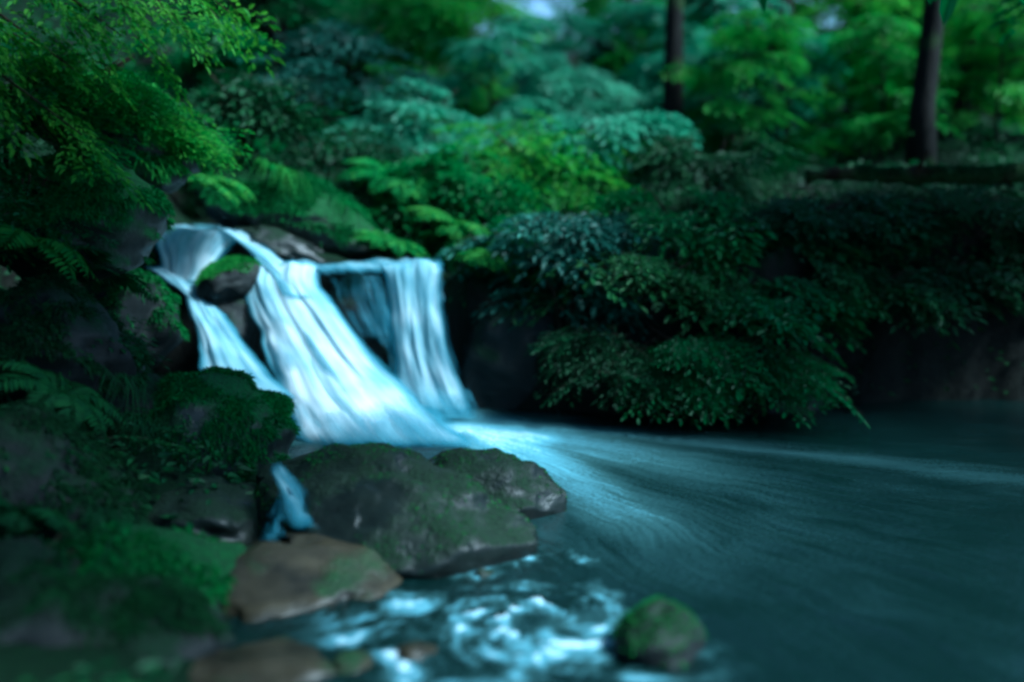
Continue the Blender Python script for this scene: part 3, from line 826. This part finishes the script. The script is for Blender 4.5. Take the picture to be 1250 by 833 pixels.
def fern(px, py, Y, label, sc=1.0, rz=0.0, tilt=(0, 0), k=0, grass=False, group=None):
    dk = py > 330  # plants lower in view take the colour with shade painted in
    me = ((GRASS_SHADE if dk else GRASS) if grass else (FERN_SHADE if dk else FERN))[k % (3 if grass else 4)]
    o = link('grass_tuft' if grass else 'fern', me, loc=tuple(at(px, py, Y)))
    o.rotation_euler = (tilt[0], tilt[1], rz)
    o.scale = (sc,) * 3
    tag(o, label, 'grass tuft' if grass else 'fern', group)
    return o

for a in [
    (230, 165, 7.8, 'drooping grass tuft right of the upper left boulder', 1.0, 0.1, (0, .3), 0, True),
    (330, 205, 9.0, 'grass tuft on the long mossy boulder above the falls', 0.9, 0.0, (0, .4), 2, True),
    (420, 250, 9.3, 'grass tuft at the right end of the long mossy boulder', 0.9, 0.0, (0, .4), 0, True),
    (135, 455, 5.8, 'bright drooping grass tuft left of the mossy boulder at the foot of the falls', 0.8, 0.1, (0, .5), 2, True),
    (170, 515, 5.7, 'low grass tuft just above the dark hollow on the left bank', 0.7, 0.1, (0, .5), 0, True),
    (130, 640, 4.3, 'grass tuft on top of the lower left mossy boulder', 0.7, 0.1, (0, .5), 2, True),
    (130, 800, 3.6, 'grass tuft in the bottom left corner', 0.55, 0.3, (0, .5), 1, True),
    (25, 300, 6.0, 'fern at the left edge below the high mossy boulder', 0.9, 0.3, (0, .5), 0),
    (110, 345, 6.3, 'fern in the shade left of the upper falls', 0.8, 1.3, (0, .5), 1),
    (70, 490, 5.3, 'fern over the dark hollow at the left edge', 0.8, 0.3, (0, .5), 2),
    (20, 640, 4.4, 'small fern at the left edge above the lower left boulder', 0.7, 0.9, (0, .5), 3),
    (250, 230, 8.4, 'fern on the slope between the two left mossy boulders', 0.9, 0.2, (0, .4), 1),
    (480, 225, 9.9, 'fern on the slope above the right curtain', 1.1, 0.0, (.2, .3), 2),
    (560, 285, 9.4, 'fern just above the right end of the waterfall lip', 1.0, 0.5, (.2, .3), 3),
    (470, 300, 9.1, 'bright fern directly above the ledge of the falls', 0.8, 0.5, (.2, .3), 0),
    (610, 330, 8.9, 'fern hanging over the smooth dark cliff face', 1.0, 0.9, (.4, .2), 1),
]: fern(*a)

# --- shrubs: centre slope and right bank
F = -1.57
SH = [
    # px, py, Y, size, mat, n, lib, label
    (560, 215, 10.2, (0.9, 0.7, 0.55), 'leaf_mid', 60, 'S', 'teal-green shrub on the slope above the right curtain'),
    (500, 150, 11.5, (1.0, 0.8, 0.8), 'leaf_pale_skylit', 60, 'S', 'leafy shrub high on the slope behind the falls'),
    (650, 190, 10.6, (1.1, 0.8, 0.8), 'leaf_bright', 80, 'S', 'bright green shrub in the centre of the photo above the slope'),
    (740, 180, 11.0, (1.1, 0.8, 0.8), 'leaf_pale_skylit', 75, 'S', 'shrub with glossy blue-lit leaves right of the bright centre shrub'),
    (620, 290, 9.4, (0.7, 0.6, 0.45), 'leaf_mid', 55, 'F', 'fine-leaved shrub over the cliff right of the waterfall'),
    (700, 300, 8.8, (0.75, 0.6, 0.50), 'leaf_teal_skylit', 70, 'S', 'dark shrub with layered shining leaf sprays at the start of the right bank'),
    (690, 365, 8.4, (0.5, 0.5, 0.35), 'leaf_teal_skylit', 45, 'S', 'low shrub with pale shining leaves hanging beside the dark cliff face'),
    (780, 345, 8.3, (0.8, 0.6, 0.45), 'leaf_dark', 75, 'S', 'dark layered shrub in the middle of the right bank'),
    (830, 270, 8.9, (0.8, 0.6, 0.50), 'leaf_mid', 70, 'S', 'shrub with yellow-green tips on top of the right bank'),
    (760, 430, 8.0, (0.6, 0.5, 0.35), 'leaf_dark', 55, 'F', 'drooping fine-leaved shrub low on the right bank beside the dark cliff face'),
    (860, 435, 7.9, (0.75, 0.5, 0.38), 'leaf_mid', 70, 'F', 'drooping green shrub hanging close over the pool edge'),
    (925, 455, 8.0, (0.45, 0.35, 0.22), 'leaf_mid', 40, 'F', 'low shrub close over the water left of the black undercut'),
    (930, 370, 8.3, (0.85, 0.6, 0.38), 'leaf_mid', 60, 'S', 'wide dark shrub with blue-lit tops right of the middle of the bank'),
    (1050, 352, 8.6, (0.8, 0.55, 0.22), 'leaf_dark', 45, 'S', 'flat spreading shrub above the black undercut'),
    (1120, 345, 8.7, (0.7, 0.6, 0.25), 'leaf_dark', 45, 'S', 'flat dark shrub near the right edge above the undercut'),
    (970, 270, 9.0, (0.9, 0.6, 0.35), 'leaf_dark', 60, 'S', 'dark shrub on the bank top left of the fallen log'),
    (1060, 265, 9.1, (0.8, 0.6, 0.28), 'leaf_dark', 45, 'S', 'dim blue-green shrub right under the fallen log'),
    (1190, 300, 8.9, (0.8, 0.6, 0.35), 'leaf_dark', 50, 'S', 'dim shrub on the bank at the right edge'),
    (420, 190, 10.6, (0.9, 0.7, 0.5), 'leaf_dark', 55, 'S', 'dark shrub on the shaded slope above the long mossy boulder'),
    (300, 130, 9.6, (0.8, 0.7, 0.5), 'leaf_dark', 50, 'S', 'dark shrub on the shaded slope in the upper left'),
    (400, 70, 12.0, (1.1, 0.9, 0.8), 'leaf_teal_skylit', 60, 'S', 'blue-grey lit shrub high on the shaded slope near the top of the photo'),
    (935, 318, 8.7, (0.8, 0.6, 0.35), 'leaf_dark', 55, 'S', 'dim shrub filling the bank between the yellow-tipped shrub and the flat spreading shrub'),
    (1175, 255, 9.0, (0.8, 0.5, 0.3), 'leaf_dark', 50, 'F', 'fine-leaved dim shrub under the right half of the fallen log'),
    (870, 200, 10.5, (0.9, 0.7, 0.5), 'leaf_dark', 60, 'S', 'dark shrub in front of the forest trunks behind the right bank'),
]
LIBS = {'S': SPRAYS, 'F': SPRAYS_FINE, 'B': SPRAYS_BIG}
for k, (px, py, Y, size, mat, n, lib, label) in enumerate([
    (110, 95, 6.9, (0.7, 0.5, 0.35), 'leaf_bright', 70, 'F', 'bright fine-leaved bush drooping high on the left bank under the leafy branch'),
    (170, 140, 7.2, (0.6, 0.5, 0.28), 'leaf_bright', 60, 'F', 'yellow-green drooping bush on the upper left boulder'),
    (20, 140, 6.3, (0.6, 0.5, 0.35), 'leaf_mid', 55, 'F', 'fine-leaved drooping bush at the upper left edge'),
    (50, 240, 6.2, (0.6, 0.5, 0.28), 'leaf_mid', 55, 'F', 'drooping bush on the high mossy left boulder'),
    (20, 400, 5.6, (0.5, 0.4, 0.25), 'leaf_dark', 45, 'F', 'dim drooping bush at the left edge level with the left chute'),
    (30, 545, 4.8, (0.4, 0.4, 0.22), 'leaf_dark', 40, 'F', 'dim drooping bush on the low left boulder'),
    (45, 690, 4.0, (0.35, 0.3, 0.18), 'leaf_dark', 35, 'F', 'small dark bush at the left end of the lower left mossy boulder'),
]):
    p = at(px, py, Y)
    shrub(label, (p.x - .2, p.y + .2, p.z - .2), size, mat, 400 + k, n=n, lib=LIBS[lib], facing=-0.75, spread=1.5, lift=0.1, smin=0.35, smax=0.6, tiers=3, name='bush', cat='bush')
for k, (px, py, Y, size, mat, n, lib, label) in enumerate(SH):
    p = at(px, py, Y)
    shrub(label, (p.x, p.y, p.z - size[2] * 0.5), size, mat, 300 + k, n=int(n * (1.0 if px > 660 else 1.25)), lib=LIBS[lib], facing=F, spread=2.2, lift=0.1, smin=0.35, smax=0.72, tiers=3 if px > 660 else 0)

# ------------------------------------------------------------------ trees
def tree_parts(seed, H, r0, crown_lo, crown_r, nsp, lib, smin, smax, lean=0.03, inner=0.25):
    rng = np.random.default_rng(seed)
    gt, gb = Geo(), Geo()
    s = np.linspace(0, 1, 12)
    wob = np.cumsum(rng.normal(0, lean, (12, 2)), axis=0)
    pts = np.stack([wob[:, 0] * H / 12, wob[:, 1] * H / 12, -0.3 + s * (H + .3)], -1)
    rad = r0 * (1 - 0.8 * s); rad[0] *= 1.5; rad[1] *= 1.08
    tube(gt, pts, rad, 12)
    specs = []
    nb = max(9, int(nsp / 9))
    for b in range(nb):
        f = rng.uniform(0, 1) ** 0.9
        z0 = crown_lo + (H * 0.96 - crown_lo) * f
        i = np.interp(z0, pts[:, 2], np.arange(12))
        o = np.array([np.interp(i, np.arange(12), pts[:, c]) for c in range(3)])
        az = rng.uniform(0, 6.283)
        ln = crown_r * (1.0 - 0.55 * f) * rng.uniform(.7, 1.15)
        up = rng.uniform(-.05, .35)
        e = o + np.array([math.cos(az), math.sin(az), up]) * ln
        m = (o + e) / 2 + np.array([0, 0, .12 * ln])
        tube(gb, [o, m, e], [0.2 * r0 + .012, 0.012 + .1 * r0, 0.006], 5)
        for q in range(int(nsp / nb)):
            t = rng.uniform(inner, 1.0)
            p = o * (1 - t) ** 2 + 2 * m * t * (1 - t) + e * t * t
            specs.append((p + rng.normal(size=3) * np.array([.25, .25, .12]) * ln * .35, az + rng.choice([-1, 1]) * rng.uniform(0.1, 1.1), R(rng.uniform(-5, 30)), rng.normal() * .22, rng.uniform(smin, smax)))
    gl, gtw = place_sprays(specs, lib, rng, .005)
    gb.add(np.concatenate(gtw.v), np.concatenate(gtw.q))
    return gt.mesh('trunk'), gb.mesh('branches'), gl.mesh('crown', False)

def tree_from(parts, loc, mats, label, rz=0, sc=1, group=None, name='tree', cat='tree'):
    root = empty(name, loc)
    root.rotation_euler.z = rz
    root.scale = (sc,) * 3
    tag(root, label, cat, group)
    for nm, me, m in zip(('trunk', 'branches', 'crown'), parts, mats):
        if me is None: continue
        o = bpy.data.objects.new(nm, me)
        COL.objects.link(o)
        o.parent = root
        if not me.materials: me.materials.append(M[m])
    return root

# the dark trunks on the right
for k, (px, Y, r0, label) in enumerate([
    (1122, 11.2, 0.13, 'thick dark tree trunk rising behind the fallen log on the right'),
    (822, 12.6, 0.13, 'dark tree trunk left of the pale gap at the top right of centre'),
    (935, 14.0, 0.24, 'thick dark trunk beside the pale gap between the trees'),
    (1172, 13.0, 0.09, 'thin dark trunk right of the thick trunk behind the log'),
    (345, 13.0, 0.14, 'thin dark trunk on the shaded slope in the upper left'),
    (765, 19.0, 0.14, 'slim distant trunk left of the dark trunk in the top middle'),
]):
    p = at(px, 180, Y)
    tree_from(tree_parts(500 + k, 11 + k * .7, r0, 8.0, 1.8, 50, SPRAYS_BIG, .7, 1.2), (p.x, p.y, tz(p.x, p.y)), ('bark', 'twig', 'leaf_mid'), label, k)

# understorey trees with low layered crowns filling the wood behind
UND = [tree_parts(600 + k, 3.0 + .4 * k, 0.05, 0.3, 1.5, 210, SPRAYS, .5, .95) for k in range(2)]
UNB = [tree_parts(620 + k, 3.2 + .5 * k, 0.05, 0.3, 1.6, 210, SPRAYS, .5, .95) for k in range(2)]
UNP = [tree_parts(640 + k, 3.4 + .5 * k, 0.05, 0.3, 1.6, 210, SPRAYS, .5, .95) for k in range(2)]
UL = [
    (700, 13.5, 1, 'bright young tree with pale sky-lit leaves in the top centre'),
    (600, 13.0, 0, 'young tree left of the bright one at the top centre'),
    (520, 13.6, 1, 'young green tree high on the slope above the falls'),
    (870, 14.0, 1, 'bright round young tree right of the top centre trunk'),
    (960, 13.2, 1, 'light green young tree in front of the pale gap'),
    (1040, 14.5, 1, 'bright green young tree left of the thick dark trunk'),
    (1190, 14.0, 1, 'young tree with wide layers at the right edge of the wood'),
    (1260, 13.0, 0, 'young tree cut by the right edge of the photo'),
    (790, 16.5, 0, 'darker young tree behind the bright ones right of centre'),
    (450, 14.5, 0, 'dark young tree at the top of the slope left of centre'),
    (330, 13.2, 0, 'dim young tree on the upper left slope'),
    (240, 11.5, 0, 'dim young tree in the shade above the upper left boulder'),
    (1075, 12.2, 1, 'bright low young tree just behind the left end of the fallen log'),
    (1215, 12.0, 1, 'bright low young tree behind the right end of the fallen log'),
    (905, 12.4, 1, 'bright low young tree behind the dark shrub in front of the trunks'),
    (1000, 17.5, 1, 'distant bright young tree below the pale gap'),
    (690, 16.5, 1, 'pale distant young tree below the bright gap at the top centre'),
    (1110, 18.0, 1, 'distant bright young tree behind the thick dark trunk'),
]
for k, (px, Y, br, label) in enumerate(UL):
    p = at(px, 190, Y)
    lib = UNB if br else UND
    tree_from(UNP[k % 2] if px in (700, 690, 870, 600, 790, 960) else lib[k % 2], (p.x, p.y, tz(p.x, p.y)), ('bark', 'twig', 'leaf_pale_skylit' if px in (700, 690, 870, 600, 790, 960) else 'leaf_bright' if br else 'leaf_mid'), label, k * 1.7, (0.50 + 0.05 * (k % 4)) * (1 + max(0, Y - 12.5) * .09), name='young_tree', cat='young tree')

rngm = np.random.default_rng(12)
mid_labels = ['low leafy tree in the wood behind the right bank, beyond the first trunks', 'low leafy tree on the wooded rise behind the centre shrubs']
for k in range(20):
    Y = rngm.uniform(15.5, 24); X = rngm.uniform(-.12, .55) * Y
    if abs(X / Y - 0.284) < 0.04 or abs(X / Y - 0.06) < 0.04: continue
    c_ = X / Y > .16
    tree_from((UNB if k % 3 else UND)[k % 2], (X, Y, tz(X, Y)), ('bark', 'twig', 'leaf_bright'), mid_labels[0 if c_ else 1], k * 1.3, rngm.uniform(.7, 1.0), 'low trees in the wood behind the right bank' if c_ else 'low trees on the wooded rise', 'young_tree', 'young tree')
# the far wood: copies of four trees
FAR = [tree_parts(700 + k, 11 + k, 0.17, 1.2, 3.0, 330, SPRAYS_BIG, .9, 1.5) for k in range(4)]
rngf = np.random.default_rng(77)
spots = []
tries = 0
while len(spots) < 46 and tries < 4000:
    tries += 1
    Y = rngf.uniform(25, 56); X = rngf.uniform(-0.62, 0.62) * Y
    if abs(X / Y - 0.284) < 0.10 or abs(X / Y - 0.06) < 0.10: continue
    if all((X - a) ** 2 + (Y - b) ** 2 > 3.3 ** 2 for a, b in spots): spots.append((X, Y))
for k, (X, Y) in enumerate(spots):
    tree_from(FAR[k % 4], (X, Y, tz(X, Y)), ('bark', 'twig', 'leaf_bright' if k % 4 in (0, 2) else 'leaf_mid'), 'distant green forest tree in the wood behind the stream', k * 2.1, rngf.uniform(.8, 1.15), 'trees of the far wood', 'forest_tree', 'tree')

# big leaning tree on the left whose leafy branch hangs into the upper left corner
rngb = np.random.default_rng(91)
root = empty('leaning_tree', (-4.9, 5.6, tz(-4.9, 5.6)))
tag(root, 'tree on the left bank whose bright leafy branches hang into the upper left corner', 'tree')
gt = Geo()
tube(gt, [[-.2, 0, -.3], [0, 0, 1.2], [.3, 0.1, 2.6], [.5, .1, 5], [.7, .2, 8]], [.22, .17, .15, .12, .05], 12)
link('trunk', gt.mesh('trunk'), M['bark'], root)
gb = Geo(); sp = []
for (sx, sy, Y0) in [(-40, 10, 6.2), (20, -30, 6.4), (90, -50, 6.6), (-30, 90, 6.0), (150, -60, 6.9)]:
    a = at(sx - 130, sy - 100, Y0) - root.location
    e = at(sx + 130, sy + 75, Y0 + .1) - root.location
    o = Vector((.3, .1, max(1.6, a.z - .2)))
    tube(gb, [o, a, (a + e) / 2 + Vector((0, 0, .05)), e], [.035, .02, .012, .004], 5)
    for q in range(16):
        t = rngb.uniform(0, 1)
        p = np.array(a.lerp(e, t)) + rngb.normal(size=3) * np.array([.08, .2, .06])
        sp.append((p, rngb.normal() * .55, R(rngb.uniform(20, 48)), rngb.normal() * .2, rngb.uniform(.35, .6)))
gl, gtw = place_sprays(sp, SPRAYS, rngb)
gb.add(np.concatenate(gtw.v), np.concatenate(gtw.q))
cr = bush_specs(rngb, 120, 2.6, 2.6, 2.0, .8, 1.4)
gl2, _ = place_sprays([(np.array(p) + np.array([.6, .2, 6.5]), a, b, c, d) for p, a, b, c, d in cr], SPRAYS_BIG, rngb)
gl.add(np.concatenate(gl2.v), np.concatenate(gl2.q))
link('branches', gb.mesh('branches'), M['twig'], root)
link('crown', gl.mesh('crown', False), M['leaf_fresh'], root)

# unseen trees added beside and behind the viewer to shade pool and banks
for k, (X, Y, H, lo, cr, label) in enumerate([
    (5.7, 7.2, 8.0, 3.0, 1.9, 'unseen tree added on the right bank to shade it'),
    (1.7, 0.4, 8.4, 4.6, 2.7, 'unseen shade tree added on the near bank, leaning out over the pool above the viewer'),
    (-3.6, 2.2, 7.5, 4.0, 2.4, 'unseen shade tree added on the left bank beside the viewer'),
    (-2.3, 1.2, 6.5, 3.3, 2.3, 'unseen shade tree added close to the viewer on the left bank'),
    (-3.1, 3.3, 7.0, 3.5, 2.2, 'unseen low-crowned shade tree added on the left bank out of frame'),
]):
    tree_from(tree_parts(900 + k, H, 0.15, lo, cr, 250 + 90 * (k >= 1), SPRAYS_BIG, .7, 1.1), (X, Y, max(-.4, tz(X, Y))), ('bark', 'twig', 'leaf_mid'), label, k).rotation_euler = (R(-30) if k == 1 else 0, R(-6) if k == 1 else 0, 0 if k == 1 else k)

# ------------------------------------------------------------------ fallen log
lg = Geo()
a, b = at(985, 212, 9.3), at(1330, 196, 9.0)
s = np.linspace(0, 1, 24)
rl = np.random.default_rng(3)
pts = np.array([list(a.lerp(b, t)) for t in s]) + np.stack([0 * s, .05 * np.sin(s * 7), .035 * np.sin(s * 6 + 1) + .012 * np.sin(s * 17)], -1)
c0 = pts.mean(0)
tube(lg, pts - c0, 0.06 + .035 * s + rl.normal(0, .009, 24), 14)
tube(lg, [pts[9] - c0, pts[9] - c0 + np.array([.02, -.1, .10]), pts[9] - c0 + np.array([.05, -.16, .22])], [.028, .02, .012], 7)
lo = link('fallen_log', lg.mesh('fallen_log'), M['log'], loc=tuple(c0 - np.array([0, 0, .06])))
rl2 = np.random.default_rng(8)
nm_ = 5000
tt_ = rl2.uniform(0, 1, nm_); aa_ = rl2.normal(0, .9, nm_)
cen_ = np.stack([np.interp(tt_, s, (pts - c0)[:, c]) for c in range(3)], -1); rr_ = 0.06 + .035 * tt_
nn_ = np.stack([0 * aa_, np.sin(aa_), np.cos(aa_)], -1)
keep_ = fbm(cen_ * 3 + 5, 71, 3) > -.15
g_ = Geo(); g_.add(*blades((cen_ + nn_ * rr_[:, None] * .97)[keep_], nn_[keep_], int(keep_.sum()), 0.05, 0.005, 0.5, rl2))
link('moss', g_.mesh('moss', False), M['moss_dark_shade'], lo)
tag(lo, 'brown mossy fallen log lying along the top of the right bank', 'log')

# ------------------------------------------------------------------ ground cover
def cover(n, seed, leaf, xr, yr, mat, name, label, zmin=0.35):
    rng = np.random.default_rng(seed)
    x = rng.uniform(*xr, n); y = rng.uniform(*yr, n)
    den = fbm(np.stack([x, y, 0 * x], -1) * 0.9, seed, 3)
    x, y = x[den > -0.25], y[den > -0.25]
    z = terrain_z(x, y)
    e = 0.06
    nx = -(terrain_z(x + e, y) - z) / e; ny = -(terrain_z(x, y + e) - z) / e
    ch = np.abs(x + 2.72 + 0.35 * (y - 8.8) * (y > 8.8)) < 0.5
    k = (z > zmin) & ~(ch & (y > 8.3) & (y < 11)) & ~((y > 8.0) & (y < 9.2) & (x > -3.2) & (x < -.4))
    x, y, z, nx, ny = x[k], y[k], z[k], nx[k], ny[k]
    n = len(x)
    nr = np.stack([nx, ny, np.ones(n)], -1); nr /= np.linalg.norm(nr, axis=1)[:, None]
    a = rng.uniform(0, 6.283, n)
    h = rng.uniform(.02, .18, n)
    pos = np.stack([x, y, z], -1) + nr * h[:, None]
    ax = np.stack([np.cos(a), np.sin(a), rng.uniform(-.5, .3, n)], -1) + 0.5 * np.stack([nx, ny, 0 * nx], -1)
    nn = nr + np.array([0, 0, .6]) + rng.normal(size=(n, 3)) * .35
    v, q = leaf_geo(pos, ax, nn, leaf * rng.uniform(.6, 1.3, n))
    o = link(name, mesh_np(name, v, q, False), M[mat])
    tag(o, label, 'plants', kind='stuff')
cover(60000, 810, 0.075, (-7, 6), (2.4, 13), 'leaf_dark', 'ground_cover', 'low leafy ground cover over the banks of the stream', 0.06)
cover(50000, 811, 0.14, (-14, 16), (12.5, 30), 'leaf_mid', 'undergrowth', 'low green undergrowth on the forest floor behind the banks')

# ------------------------------------------------------------------ water of the stream above the falls
ys = np.linspace(8.86, 12, 30); us = np.linspace(-.5, .5, 12)
UU, YS = np.meshgrid(us, ys)
Xs = -2.72 - 0.35 * np.clip(YS - 8.8, 0, None) + UU
Zs = 1.46 + 0 * Xs + 0.02 * np.clip(YS - 9, 0, None)
me = mesh_np('stream_water', np.stack([Xs, YS, Zs], -1).reshape(-1, 3), grid_faces(12, 30), uv=np.stack([YS, UU], -1).reshape(-1, 2), attrs={'foam': np.full(360, .6)})
tag(link('stream_water', me, M['pool']), kind='structure')
